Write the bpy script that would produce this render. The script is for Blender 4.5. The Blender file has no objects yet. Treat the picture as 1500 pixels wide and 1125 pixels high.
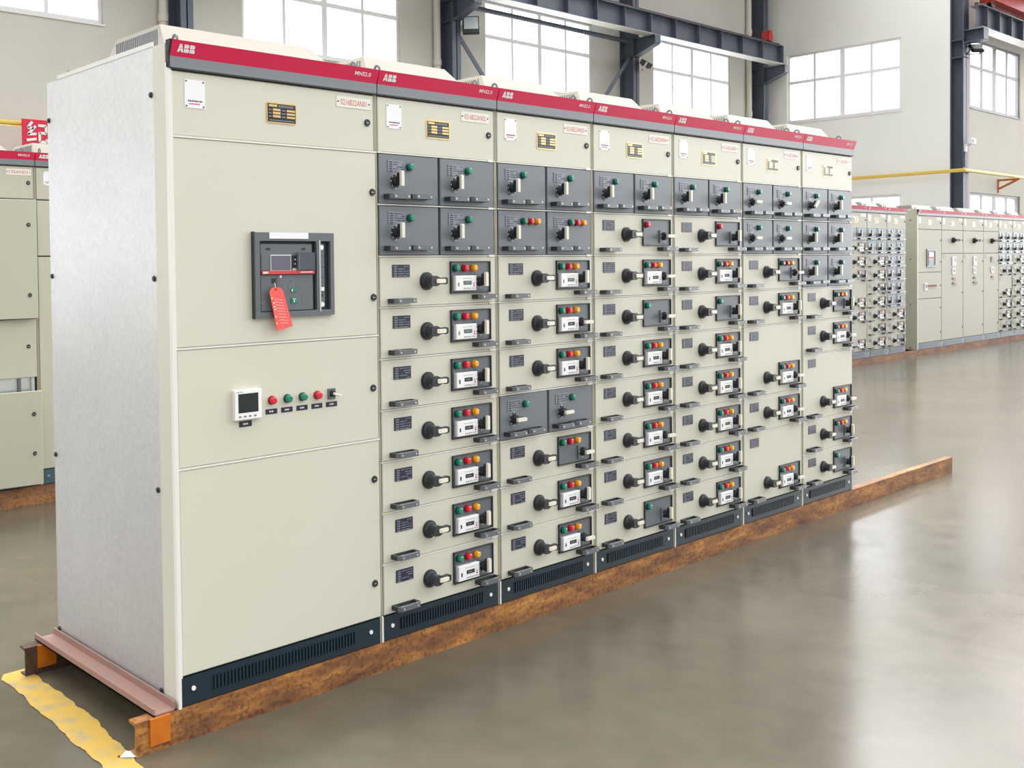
import bpy, math, random
from mathutils import Vector, Matrix
random.seed(7)
PI = math.pi
SC = bpy.context.scene
COL = SC.collection

# ------------------------------------------------------------------ materials
def lin(c):
    return tuple(((v/255)/12.92 if v/255 <= .04045 else ((v/255+.055)/1.055)**2.4) for v in c)

def mat(name, rgb, rough=.5, metal=0., spec=.5, coat=0., noise=None, bump=None, srgb=True):
    m = bpy.data.materials.new(name); m.use_nodes = True
    nt = m.node_tree; b = nt.nodes['Principled BSDF']
    c = lin(rgb) if srgb else rgb
    b.inputs['Base Color'].default_value = (*c, 1)
    b.inputs['Roughness'].default_value = rough
    b.inputs['Metallic'].default_value = metal
    b.inputs['Specular IOR Level'].default_value = spec
    b.inputs['Coat Weight'].default_value = coat
    tc = None
    if noise or bump:
        tc = nt.nodes.new('ShaderNodeTexCoord')
    if noise:
        sc, amt, rgb2 = noise
        n = nt.nodes.new('ShaderNodeTexNoise'); n.inputs['Scale'].default_value = sc; n.inputs['Detail'].default_value = 5
        nt.links.new(tc.outputs['Object'], n.inputs['Vector'])
        r = nt.nodes.new('ShaderNodeValToRGB')
        r.color_ramp.elements[0].position = .5-amt; r.color_ramp.elements[1].position = .5+amt
        r.color_ramp.elements[0].color = (*c, 1); r.color_ramp.elements[1].color = (*lin(rgb2), 1)
        nt.links.new(n.outputs['Fac'], r.inputs['Fac']); nt.links.new(r.outputs['Color'], b.inputs['Base Color'])
    if bump:
        sc, st = bump
        n = nt.nodes.new('ShaderNodeTexNoise'); n.inputs['Scale'].default_value = sc
        nt.links.new(tc.outputs['Object'], n.inputs['Vector'])
        bp = nt.nodes.new('ShaderNodeBump'); bp.inputs['Strength'].default_value = st; bp.inputs['Distance'].default_value = .002
        nt.links.new(n.outputs['Fac'], bp.inputs['Height']); nt.links.new(bp.outputs['Normal'], b.inputs['Normal'])
    return m

M = {}
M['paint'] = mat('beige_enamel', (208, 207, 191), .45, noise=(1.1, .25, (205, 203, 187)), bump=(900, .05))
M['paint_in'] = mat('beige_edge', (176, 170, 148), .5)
M['paint_back'] = mat('dimmed_beige_enamel', (186, 184, 168), .55)  # same enamel, darkened to offset the sky sheen on the far rows
M['trim'] = mat('pale_edge_trim', (226, 226, 220), .3)
M['dark'] = mat('dark_gap', (24, 26, 34), .6)
M['grey'] = mat('slate_grey_enamel', (110, 117, 123), .4, bump=(700, .05))
M['panel'] = mat('grey_plastic', (98, 104, 110), .4)
M['rim'] = mat('dark_rim', (48, 52, 58), .5)
M['black'] = mat('black_plastic', (38, 42, 48), .38)
M['handle'] = mat('charcoal_grip', (96, 100, 106), .32, coat=.2)
M['handle_d'] = mat('charcoal_grip_leg', (50, 53, 58), .45)
M['screw'] = mat('zinc_screw', (190, 192, 190), .35, .6)
M['ivory'] = mat('ivory_plastic', (228, 224, 208), .35)
M['white'] = mat('white_plastic', (238, 238, 238), .35)
M['print'] = mat('grey_print', (120, 124, 134), .5)
M['printd'] = mat('dark_print', (40, 42, 50), .5)
M['printr'] = mat('red_print', (205, 60, 70), .5)
M['lcd'] = mat('grey_green_display', (92, 122, 108), .2)
M['lcdd'] = mat('dark_display', (22, 30, 34), .4)
M['navy'] = mat('navy_plate', (34, 36, 62), .35)
M['greyplate'] = mat('silver_plate', (128, 132, 146), .35)
M['green'] = mat('green_lens', (6, 128, 100), .25, coat=.5)
M['red'] = mat('red_lens', (212, 30, 52), .25, coat=.5)
M['amber'] = mat('amber_lens', (238, 168, 22), .25, coat=.5)
M['greend'] = mat('green_bezel', (10, 62, 58), .4)
M['redd'] = mat('red_bezel', (140, 22, 38), .4)
M['amberd'] = mat('amber_bezel', (178, 112, 24), .4)
M['banner_red'] = mat('crimson_strip', (214, 18, 76), .4)
M['banner_grey'] = mat('grey_strip', (120, 126, 132), .42)
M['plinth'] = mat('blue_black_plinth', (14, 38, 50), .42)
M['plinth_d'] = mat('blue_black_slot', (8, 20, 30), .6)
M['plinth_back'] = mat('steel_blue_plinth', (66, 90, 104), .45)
M['brass'] = mat('brass_plate', (222, 190, 132), .3, .85)
M['brassd'] = mat('black_etched_plate', (36, 32, 34), .3, .0)
M['sheet'] = mat('white_label', (236, 237, 240), .3)
M['tagpl'] = mat('pale_tag', (226, 225, 216), .4)
M['vent'] = mat('white_vent', (186, 182, 170), .5)
M['tagred'] = mat('coral_tag', (240, 92, 84), .5)
M['teal'] = mat('green_key', (14, 128, 92), .4)
M['breaker'] = mat('breaker_grey', (98, 104, 108), .35)
M['smoke'] = mat('dark_clear_cover', (74, 80, 90), .12, coat=.5)
M['smoke2'] = mat('dark_screen', (104, 104, 118), .2)
M['steel'] = mat('blue_grey_steel', (92, 99, 113), .5, noise=(3., .2, (80, 88, 102)))
M['steel_l'] = mat('pale_steel_edge', (214, 214, 206), .45)
M['rail_top'] = mat('brown_crane_rail', (78, 48, 50), .6)
M['primer'] = mat('orange_primer', (200, 112, 12), .5, noise=(20, .2, (184, 96, 18)))
M['pink'] = mat('red_oxide_primer', (158, 112, 98), .55, noise=(25, .25, (140, 120, 114)))
M['crane'] = mat('crane_red', (160, 30, 40), .45, noise=(6, .2, (196, 66, 56)))
M['pipe_w'] = mat('cream_pipe', (218, 214, 200), .45)
M['pipe_y'] = mat('yellow_pipe', (224, 190, 88), .45)
M['frame_w'] = mat('white_window_frame', (240, 238, 238), .4)
M['frame_dim'] = mat('darkened_window_frame', (150, 149, 154), .5)  # white frame darkened in colour, as if shaded against the bright sky
M['cam_w'] = mat('camera_white', (230, 232, 232), .35)
M['lampglass'] = mat('floodlight_glass', (206, 216, 218), .15)
M['signred'] = mat('sign_red', (214, 40, 70), .45)
M['signwhite'] = mat('sign_white', (240, 238, 232), .45)
M['wall'] = mat('plaster_wall', (212, 210, 201), .8, noise=(.55, .22, (202, 199, 190)))
M['wall_lit'] = mat('plaster_wall_lit', (244, 243, 235), .75, noise=(.5, .22, (236, 236, 230)))  # plaster lightened: the end wall's sunlit glow is put into its colour
M['roof'] = mat('roof_sheet', (150, 152, 152), .7)
M['scrap'] = mat('paper_scrap_white', (225, 228, 228), .6)
M['skin_in'] = mat('galvanised_interior', (206, 212, 216), .3, .7)

def nodes(m):
    nt = m.node_tree; return nt, nt.nodes, nt.links, nt.nodes['Principled BSDF']

def galvanised():
    m = bpy.data.materials.new('galvanised_panel'); m.use_nodes = True
    nt, N, L, b = nodes(m)
    tc = N.new('ShaderNodeTexCoord')
    v = N.new('ShaderNodeTexVoronoi'); v.inputs['Scale'].default_value = 70
    n = N.new('ShaderNodeTexNoise'); n.inputs['Scale'].default_value = 2.2; n.inputs['Detail'].default_value = 4
    L.new(tc.outputs['Object'], v.inputs['Vector']); L.new(tc.outputs['Object'], n.inputs['Vector'])
    r = N.new('ShaderNodeValToRGB'); r.color_ramp.elements[0].color = (.50, .50, .495, 1); r.color_ramp.elements[1].color = (.64, .64, .635, 1)
    mx = N.new('ShaderNodeMath'); mx.operation = 'MULTIPLY_ADD'; mx.inputs[1].default_value = .35
    sep = N.new('ShaderNodeSeparateColor'); L.new(v.outputs['Color'], sep.inputs['Color'])
    L.new(sep.outputs['Red'], mx.inputs[0]); L.new(n.outputs['Fac'], mx.inputs[2])
    L.new(mx.outputs[0], r.inputs['Fac']); L.new(r.outputs['Color'], b.inputs['Base Color'])
    b.inputs['Metallic'].default_value = .7; b.inputs['Roughness'].default_value = .46
    bp = N.new('ShaderNodeBump'); bp.inputs['Strength'].default_value = .12; bp.inputs['Distance'].default_value = .003
    n2 = N.new('ShaderNodeTexNoise'); n2.inputs['Scale'].default_value = 260; L.new(tc.outputs['Object'], n2.inputs['Vector'])
    L.new(n2.outputs['Fac'], bp.inputs['Height']); L.new(bp.outputs['Normal'], b.inputs['Normal'])
    return m
M['galv'] = galvanised()

def rust(name, c1, c2, c3, sx=.35):
    m = bpy.data.materials.new(name); m.use_nodes = True
    nt, N, L, b = nodes(m)
    tc = N.new('ShaderNodeTexCoord'); mp = N.new('ShaderNodeMapping'); mp.inputs['Scale'].default_value = (sx, 1, 1.4)
    L.new(tc.outputs['Object'], mp.inputs['Vector'])
    n = N.new('ShaderNodeTexNoise'); n.inputs['Scale'].default_value = 9; n.inputs['Detail'].default_value = 9; n.inputs['Roughness'].default_value = .7
    L.new(mp.outputs['Vector'], n.inputs['Vector'])
    r = N.new('ShaderNodeValToRGB'); e = r.color_ramp.elements
    e[0].position = .34; e[0].color = (*lin(c1), 1); e[1].position = .52; e[1].color = (*lin(c2), 1)
    x = e.new(.68); x.color = (*lin(c3), 1)
    L.new(n.outputs['Fac'], r.inputs['Fac'])
    n3 = N.new('ShaderNodeTexNoise'); n3.inputs['Scale'].default_value = 60; n3.inputs['Detail'].default_value = 4
    L.new(tc.outputs['Object'], n3.inputs['Vector'])
    r3 = N.new('ShaderNodeValToRGB'); r3.color_ramp.elements[0].position = .32; r3.color_ramp.elements[1].position = .5
    r3.color_ramp.elements[0].color = (.35, .3, .3, 1); r3.color_ramp.elements[1].color = (1, 1, 1, 1)
    L.new(n3.outputs['Fac'], r3.inputs['Fac'])
    mx = N.new('ShaderNodeMix'); mx.data_type = 'RGBA'; mx.blend_type = 'MULTIPLY'; mx.inputs[0].default_value = .8
    L.new(r.outputs['Color'], mx.inputs[6]); L.new(r3.outputs['Color'], mx.inputs[7]); L.new(mx.outputs[2], b.inputs['Base Color'])
    b.inputs['Roughness'].default_value = .62
    bp = N.new('ShaderNodeBump'); bp.inputs['Strength'].default_value = .4; bp.inputs['Distance'].default_value = .004
    L.new(n.outputs['Fac'], bp.inputs['Height']); L.new(bp.outputs['Normal'], b.inputs['Normal'])
    return m
M['rust'] = rust('rusty_steel', (82, 52, 38), (142, 92, 46), (196, 138, 64))
M['rust_d'] = rust('dark_rusty_steel', (62, 48, 42), (90, 64, 50), (116, 84, 60))
M['rust_b'] = rust('reddish_rusty_steel', (104, 66, 46), (146, 100, 66), (176, 120, 70))

def concrete():
    m = bpy.data.materials.new('polished_concrete'); m.use_nodes = True
    nt, N, L, b = nodes(m)
    tc = N.new('ShaderNodeTexCoord')
    n = N.new('ShaderNodeTexNoise'); n.inputs['Scale'].default_value = .55; n.inputs['Detail'].default_value = 8; n.inputs['Roughness'].default_value = .62
    n.inputs['Distortion'].default_value = .6
    L.new(tc.outputs['Object'], n.inputs['Vector'])
    r = N.new('ShaderNodeValToRGB'); e = r.color_ramp.elements
    e[0].position = .3; e[0].color = (*lin((80, 74, 61)), 1); e[1].position = .7; e[1].color = (*lin((104, 97, 82)), 1)
    L.new(n.outputs['Fac'], r.inputs['Fac'])
    n2 = N.new('ShaderNodeTexNoise'); n2.inputs['Scale'].default_value = 7; n2.inputs['Detail'].default_value = 5; n2.inputs['Distortion'].default_value = .3
    L.new(tc.outputs['Object'], n2.inputs['Vector'])
    r2 = N.new('ShaderNodeValToRGB'); r2.color_ramp.elements[0].position = .3; r2.color_ramp.elements[0].color = (.9, .9, .9, 1)
    r2.color_ramp.elements[1].position = .7; r2.color_ramp.elements[1].color = (1.06, 1.06, 1.06, 1)
    L.new(n2.outputs['Fac'], r2.inputs['Fac'])
    mx = N.new('ShaderNodeMix'); mx.data_type = 'RGBA'; mx.blend_type = 'MULTIPLY'; mx.inputs[0].default_value = 1
    L.new(r.outputs['Color'], mx.inputs[6]); L.new(r2.outputs['Color'], mx.inputs[7]); L.new(mx.outputs[2], b.inputs['Base Color'])
    rr = N.new('ShaderNodeMapRange'); rr.inputs[3].default_value = .17; rr.inputs[4].default_value = .26
    L.new(n2.outputs['Fac'], rr.inputs[0]); L.new(rr.outputs[0], b.inputs['Roughness'])
    b.inputs['Specular IOR Level'].default_value = .42
    bp = N.new('ShaderNodeBump'); bp.inputs['Strength'].default_value = .03; bp.inputs['Distance'].default_value = .01
    n4 = N.new('ShaderNodeTexNoise'); n4.inputs['Scale'].default_value = 3.5; n4.inputs['Detail'].default_value = 3
    L.new(tc.outputs['Object'], n4.inputs['Vector'])
    L.new(n4.outputs['Fac'], bp.inputs['Height']); L.new(bp.outputs['Normal'], b.inputs['Normal'])
    return m
M['floor'] = concrete()

def paintline():
    m = bpy.data.materials.new('worn_yellow_paint'); m.use_nodes = True
    nt, N, L, b = nodes(m)
    tc = N.new('ShaderNodeTexCoord')
    n = N.new('ShaderNodeTexNoise'); n.inputs['Scale'].default_value = 16; n.inputs['Detail'].default_value = 8
    L.new(tc.outputs['Object'], n.inputs['Vector'])
    r = N.new('ShaderNodeValToRGB'); e = r.color_ramp.elements
    e[0].position = .3; e[0].color = (*lin((160, 148, 112)), 1); e[1].position = .52; e[1].color = (*lin((192, 158, 72)), 1)
    L.new(n.outputs['Fac'], r.inputs['Fac']); L.new(r.outputs['Color'], b.inputs['Base Color']); b.inputs['Roughness'].default_value = .4
    return m
M['yellow'] = paintline()

def glass():
    m = bpy.data.materials.new('window_glass'); m.use_nodes = True
    nt, N, L, b = nodes(m)
    N.remove(b)
    t = N.new('ShaderNodeBsdfTransparent'); t.inputs[0].default_value = (.97, .98, 1, 1)
    g = N.new('ShaderNodeBsdfGlossy'); g.inputs['Roughness'].default_value = .05
    mx = N.new('ShaderNodeMixShader'); mx.inputs[0].default_value = .04
    L.new(t.outputs[0], mx.inputs[1]); L.new(g.outputs[0], mx.inputs[2]); L.new(mx.outputs[0], N['Material Output'].inputs[0])
    return m
M['glass'] = glass()

# ------------------------------------------------------------------ mesh builder
class MB:
    def __init__(s): s.v = []; s.f = []; s.m = []; s.mats = []
    def mi(s, k):
        if k not in s.mats: s.mats.append(k)
        return s.mats.index(k)
    def add(s, vs, fs, k):
        o = len(s.v); s.v += [tuple(v) for v in vs]; i = s.mi(k)
        for f in fs: s.f.append([o+a for a in f]); s.m.append(i)
        return s
    def box(s, x0, x1, y0, y1, z0, z1, k):
        vs = [(x0,y0,z0),(x1,y0,z0),(x1,y1,z0),(x0,y1,z0),(x0,y0,z1),(x1,y0,z1),(x1,y1,z1),(x0,y1,z1)]
        return s.add(vs, [(0,3,2,1),(4,5,6,7),(0,1,5,4),(1,2,6,5),(2,3,7,6),(3,0,4,7)], k)
    def cbox(s, x0, x1, y0, y1, z0, z1, c, k):
        """box whose front (low y) edges are chamfered by c"""
        vs = [(x0,y1,z0),(x1,y1,z0),(x1,y1,z1),(x0,y1,z1),(x0,y0+c,z0),(x1,y0+c,z0),(x1,y0+c,z1),(x0,y0+c,z1),
              (x0+c,y0,z0+c),(x1-c,y0,z0+c),(x1-c,y0,z1-c),(x0+c,y0,z1-c)]
        fs = [(0,3,2,1)]
        for i in range(4):
            j = (i+1) % 4
            fs.append((i, j, 4+j, 4+i)); fs.append((4+i, 4+j, 8+j, 8+i))
        fs.append((8,9,10,11))
        return s.add(vs, fs, k)
    def prism(s, pts, axis, a0, a1, k):
        """pts 2-D polygon (the two other axes in order), extruded along axis"""
        n = len(pts)
        def P(p, a):
            return {'x': (a, p[0], p[1]), 'y': (p[0], a, p[1]), 'z': (p[0], p[1], a)}[axis]
        vs = [P(p, a0) for p in pts] + [P(p, a1) for p in pts]
        fs = [tuple(range(n-1, -1, -1)), tuple(range(n, 2*n))]
        for i in range(n):
            j = (i+1) % n; fs.append((i, j, n+j, n+i))
        return s.add(vs, fs, k)
    def cyl(s, c, r, h, axis, k, n=16, r2=None):
        """centre of first end c, length h along axis (signed)"""
        r2 = r if r2 is None else r2
        vs = []
        for (rr, a) in ((r, 0), (r2, h)):
            for i in range(n):
                t = 2*PI*i/n + PI/n; u, w = rr*math.cos(t), rr*math.sin(t)
                vs.append({'x': (c[0]+a, c[1]+u, c[2]+w), 'y': (c[0]+u, c[1]+a, c[2]+w), 'z': (c[0]+u, c[1]+w, c[2]+a)}[axis])
        fs = [tuple(range(n-1, -1, -1)), tuple(range(n, 2*n))]
        for i in range(n):
            j = (i+1) % n; fs.append((i, j, n+j, n+i))
        return s.add(vs, fs, k)
    def ring(s, c, r0, r1, h, axis, k, n=20):
        vs = []
        for (rr, a) in ((r0, 0), (r1, 0), (r1, h), (r0, h)):
            for i in range(n):
                t = 2*PI*i/n; u, w = rr*math.cos(t), rr*math.sin(t)
                vs.append({'x': (c[0]+a, c[1]+u, c[2]+w), 'y': (c[0]+u, c[1]+a, c[2]+w), 'z': (c[0]+u, c[1]+w, c[2]+a)}[axis])
        fs = []
        for q in range(4):
            p = (q+1) % 4
            for i in range(n):
                j = (i+1) % n; fs.append((q*n+i, q*n+j, p*n+j, p*n+i))
        return s.add(vs, fs, k)
    def tube(s, pts, r, k, n=8):
        pts = [Vector(p) for p in pts]; rings = []
        for i, p in enumerate(pts):
            d = (pts[min(i+1, len(pts)-1)] - pts[max(i-1, 0)]).normalized()
            a = d.orthogonal().normalized() if i == 0 else (a - d*a.dot(d)).normalized()
            b = d.cross(a)
            rings.append([p + a*r*math.cos(2*PI*j/n) + b*r*math.sin(2*PI*j/n) for j in range(n)])
        vs = [v for q in rings for v in q]; fs = [tuple(range(n-1, -1, -1)), tuple(range(len(vs)-n, len(vs)))]
        for i in range(len(pts)-1):
            for j in range(n):
                l = (j+1) % n; fs.append((i*n+j, i*n+l, (i+1)*n+l, (i+1)*n+j))
        return s.add(vs, fs, k)
    def bar(s, p, q, w, t, k, up=(0, 1, 0)):
        p, q = Vector(p), Vector(q); d = (q-p).normalized(); u = Vector(up); side = d.cross(u).normalized(); u = side.cross(d).normalized()
        vs = [e + side*a*w/2 + u*b*t/2 for e in (p, q) for (a, b) in ((-1,-1),(1,-1),(1,1),(-1,1))]
        return s.add(vs, [(0,3,2,1),(4,5,6,7),(0,1,5,4),(1,2,6,5),(2,3,7,6),(3,0,4,7)], k)
    def xf(s, mtx, start=0):
        for i in range(start, len(s.v)): s.v[i] = tuple(mtx @ Vector(s.v[i]))
        return s
    def mesh(s, name):
        import bmesh
        me = bpy.data.meshes.new(name); me.from_pydata(s.v, [], s.f)
        for k in s.mats: me.materials.append(M[k])
        me.polygons.foreach_set('material_index', s.m)
        bm = bmesh.new(); bm.from_mesh(me); bmesh.ops.recalc_face_normals(bm, faces=bm.faces); bm.to_mesh(me); bm.free()
        me.update(); return me

def obj(name, me, parent=None, loc=(0,0,0), label=None):
    if isinstance(me, MB): me = me.mesh(name)
    o = bpy.data.objects.new(name, me); COL.objects.link(o); o.location = loc
    if parent is not None: o.parent = parent
    if label: o['label'] = label
    return o
def tag(o, label, cat, group=None):
    o['label'] = label; o['category'] = cat
    if group: o['group'] = group
    return o
def thing(name, label, cat, loc=(0,0,0), group=None, scale=None):
    o = bpy.data.objects.new(name, None); COL.objects.link(o); o.location = loc; o.empty_display_size = .1
    if scale: o.scale = scale
    return tag(o, label, cat, group)
def struct(name, mb, label=None):
    o = obj(name, mb); o['kind'] = 'structure'
    return o

_tc = {}
def text_geo(s, h, bold=0.):
    """vertices/faces of a word in the XZ plane, lower left at 0, cap height h"""
    key = (s, bold)
    if key not in _tc:
        cu = bpy.data.curves.new('t', 'FONT'); cu.body = s; cu.size = 1; cu.offset = bold; cu.resolution_u = 2
        o = bpy.data.objects.new('t', cu); COL.objects.link(o)
        dg = bpy.context.evaluated_depsgraph_get(); dg.update()
        me = o.evaluated_get(dg).to_mesh()
        vs = [(v.co.x, v.co.y) for v in me.vertices]; fs = [tuple(p.vertices) for p in me.polygons]
        o.evaluated_get(dg).to_mesh_clear(); bpy.data.objects.remove(o); bpy.data.curves.remove(cu)
        x0 = min(v[0] for v in vs); x1 = max(v[0] for v in vs); y0 = min(v[1] for v in vs); y1 = max(v[1] for v in vs)
        _tc[key] = ([((x-x0)/(x1-x0), (y-y0)/(y1-y0)) for x, y in vs], fs, (x1-x0)/(y1-y0))
    return _tc[key]
def add_text(mb, s, x0, z0, w, h, y, k, bold=0., tilt=0.):
    """flat word filling w x h; y is its plane; tilt = dy per dz"""
    vs, fs, _ = text_geo(s, h, bold)
    mb.add([(x0+a*w, y + tilt*b*h, z0+b*h) for a, b in vs], fs, k)

# ------------------------------------------------------------------ shared part meshes (local origin given in comments)
def lamp_mesh(c):
    m = MB(); m.cyl((0,0,0), .0158, -.007, 'y', c+'d', 14); m.cyl((0,-.007,0), .0135, -.013, 'y', c, 12, .0125); m.cyl((0,-.02,0), .0125, -.002, 'y', c, 12, .009)
    return m.mesh('indicator_lamp')
LAMP = {c: lamp_mesh(c) for c in ('green', 'red', 'amber')}
LNAME = {'green': 'green', 'red': 'red', 'amber': 'amber'}

def plate_mesh(base, ink, w, h, seed):
    rn = random.Random(seed); m = MB(); m.box(0, w, -.0025, 0, 0, h, base)
    for r in range(5):
        z = h*(.88-.19*r); hh = h*.085
        m.box(w*.08, w*.26, -.003, -.0024, z-hh, z+hh*.2, ink)
        x = w*.33
        while x < w*.9:
            l = w*rn.uniform(.08, .3); l = min(l, w*.94-x)
            if rn.random() < .8 and l > 0: m.box(x, x+l, -.003, -.0024, z-hh*rn.uniform(.5, 1.), z, ink)
            x += l + w*.04
    return m.mesh('name_plate')
PLATE_F = [plate_mesh('navy', 'print', .092, .049, i) for i in range(3)]
PLATE_G = [plate_mesh('greyplate', 'printd', .088, .046, 10+i) for i in range(3)]

def grip_mesh(w):
    m = MB(); d = .048; t = .011; z = .009
    outer = [(0, 0), (0, -d+.014), (.014, -d), (w-.014, -d), (w, -d+.014), (w, 0)]
    m.box(0, t, -d+.012, 0, -z, z, 'handle_d'); m.box(w-t, w, -d+.012, 0, -z, z, 'handle_d')
    m.prism([(0, -d+.012), (.012, -d), (w-.012, -d), (w, -d+.012), (w-t, -d+.014), (t, -d+.014)], 'z', -z, z, 'handle')
    m.box(t, w-t, -.006, 0, -z, z, 'handle_d')
    for x in (w*.2, w*.8): m.cyl((x, -d-.0003, 0), .0045, -.001, 'y', 'screw', 10)
    for x in (w*.2, w*.8): m.cyl((x, -d+.007, z), .004, .001, 'z', 'screw', 8)
    return m.mesh('pull_handle')
GRIP = grip_mesh(.122); GRIP_S = grip_mesh(.112)

def rotary_mesh(s=1., lit='ivory'):
    """big rotary handle of the pale drawers, lever pointing right"""
    m = MB(); m.cyl((0,0,0), .036, -.008, 'y', 'black', 24); m.cyl((0,-.008,0), .032, -.012, 'y', 'rim', 24, .027)
    m.cyl((0,-.02,0), .024, -.016, 'y', 'black', 20, .021)
    lever = [(-.02,-.012),(-.012,-.02),(.01,-.021),(.032,-.012),(.062,-.0145),(.072,-.010),(.072,.010),(.062,.0145),(.032,.012),(.01,.021),(-.012,.02),(-.02,.012)]
    m.prism(lever, 'y', -.036, -.052, 'black')
    grip = [(.006,-.006),(.012,-.0085),(.05,-.0085),(.056,-.006),(.056,.006),(.05,.0085),(.012,.0085),(.006,.006)]
    m.prism(grip, 'y', -.052, -.0565, lit)
    m.cyl((.015,-.0566,0), .0022, -.0004, 'y', 'printr', 8)
    return m.mesh('rotary_handle')
ROT = rotary_mesh()

def selector_mesh(ang, small=False):
    """little selector: base, knob and lever; ang 0 = pointing right, 90 = upright"""
    m = MB()
    if small:   # grey half-width drawer: silver dial
        m.cyl((0,0,0), .0315, -.004, 'y', 'screw', 24); m.cyl((0,-.004,0), .0295, -.002, 'y', 'rim', 24)
        for i in range(8):
            a = 2*PI*i/8; m.cyl((.0255*math.cos(a), -.006, .0255*math.sin(a)), .0025, -.0006, 'y', 'ivory', 6)
    else:
        m.box(-.03, .027, -.006, 0, -.034, .030, 'panel'); m.cyl((-.02,-.006,.0), .004, -.001, 'y', 'ivory', 8); m.box(-.002, .002, -.007, -.006, -.029, -.022, 'ivory')
    m.cyl((0,-.006,0), .021, -.018, 'y', 'black', 18, .017)
    i0 = len(m.v)
    m.prism([(-.018,-.009),(.03,-.009),(.034,0),(.03,.009),(-.018,.009)], 'y', -.022, -.036, 'black')
    m.prism([(-.02,-.0075),(.034,-.0075),(.038,-.004),(.038,.004),(.034,.0075),(-.02,.0075)], 'y', -.036, -.048, 'ivory')
    m.xf(Matrix.Rotation(-math.radians(ang), 4, 'Y'), i0)
    return m.mesh('selector_switch')
SEL = {a: selector_mesh(a) for a in (0, 90)}
SELG = {a: selector_mesh(a, True) for a in (0, 45, 90)}

def meter_mesh(green):
    m = MB(); w, h, d = .122, .062, .017
    m.cbox(0, w, -d, 0, 0, h, .002, 'white'); y = -d-.0004
    m.box(.044, .092, y, y+.001, .024, .040, 'rim'); m.box(.046, .090, y-.0004, y+.001, .026, .038, 'lcd' if green else 'lcdd')
    m.box(.052, .078, y-.0008, y, .030, .034, 'print')
    m.box(.100, .112, y, y+.001, .028, .031, 'print'); m.cyl((.106, y, .020), .004, -.0008, 'y', 'red', 8)
    for i in range(4): m.cyl((.048+.011*i, y, .009), .0032, -.0005, 'y', 'print', 8)
    m.box(.090, .114, y, y+.001, .008, .0105, 'print')
    for i in range(5): m.box(.04+.011*i, .047+.011*i, y, y+.001, .049, .051, 'print')
    m.box(.012, .02, y, y+.001, .018, .034, 'printd' if not green else 'print')
    return m.mesh('digital_meter')
METER = [meter_mesh(True), meter_mesh(False)]

def panel_mesh(teal=False):
    """recessed control panel 0.237 x 0.132"""
    w, h = .237, .132; m = MB(); k = 'panel'
    m.box(0, w, -.003, 0, 0, h, 'rim'); m.box(.005, w-.005, -.004, -.002, .005, h-.005, k)
    m.box(0, .0035, -.009, 0, 0, h, 'rim'); m.box(w-.005, w, -.010, 0, 0, h, 'rim'); m.box(0, w, -.009, 0, h-.004, h, 'rim'); m.box(0, w, -.009, 0, 0, .0035, 'rim')
    return m.mesh('control_panel')
PANEL = panel_mesh()

_dm = {}
def drawer_front(w, h, k):
    key = (round(w, 4), round(h, 4), k)
    if key not in _dm:
        m = MB(); m.cbox(0, w, 0, .022, 0, h, .0025, k)
        if k != 'grey': m.cyl((w-.016, -.0005, .03), .002, -.001, 'y', 'screw', 8)
        _dm[key] = m.mesh('feeder_drawer')
    return _dm[key]

def full_drawer(parent, w, z, rows, lamps='gra', meter=True, sel=90, green=False, far=False):
    """pale full-width drawer; z = its bottom; rows = height in 0.2 units"""
    h = .2*rows - .007; x0 = .012; zc = z+.0035
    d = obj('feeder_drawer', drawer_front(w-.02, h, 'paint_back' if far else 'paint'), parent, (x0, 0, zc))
    def sub(n, me, x, y, zz, label=None): return obj(n, me, d, (x-x0, y, zz-zc), label)
    top = z + .2*(rows-1)     # fittings: plate at the very top, controls in the lowest 0.2
    sub('name_plate', random.choice(PLATE_F), .075, 0, top+.118)
    sub('rotary_handle', ROT, .258, 0, z+.100)
    sub('control_panel', PANEL, .392, 0, z+.046)
    L = {'g': 'green', 'r': 'red', 'a': 'amber'}
    for i, c in enumerate(lamps):
        sub('indicator_lamp', LAMP[L[c]], .420+.0515*i, -.004, z+.150, LNAME[L[c]]+' indicator lamp')
    if meter: sub('digital_meter', METER[0 if green else 1], .407, -.004, z+.057)
    sub('selector_switch', SEL[sel], .562, -.004, z+.094)
    sub('pull_handle', GRIP, .050, 0, z+.026); sub('pull_handle', GRIP, .522, 0, z+.030)
    return d

def half_drawer(parent, w, z, side, lamps='g', sel=90, far=False):
    hw = (w-.013-.012-.012)/2; x0 = .013 if side == 0 else .013+hw+.012; zc = z+.004
    d = obj('feeder_drawer', drawer_front(hw, .192, 'grey'), parent, (x0, 0, zc))
    def sub(n, me, x, y, zz, label=None): return obj(n, me, d, (x, y, zz-zc), label)
    sub('name_plate', random.choice(PLATE_G), .045, 0, z+.127)
    L = {'g': 'green', 'r': 'red', 'a': 'amber'}
    for i, c in enumerate(lamps):
        sub('indicator_lamp', LAMP[L[c]], .158+.044*i, 0, z+.150, LNAME[L[c]]+' indicator lamp')
    sub('selector_switch', SELG[sel], .082, 0, z+.092)
    sub('pull_handle', GRIP_S, .022, 0, z+.031); sub('pull_handle', GRIP_S, .142, 0, z+.033)
    return d

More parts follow.
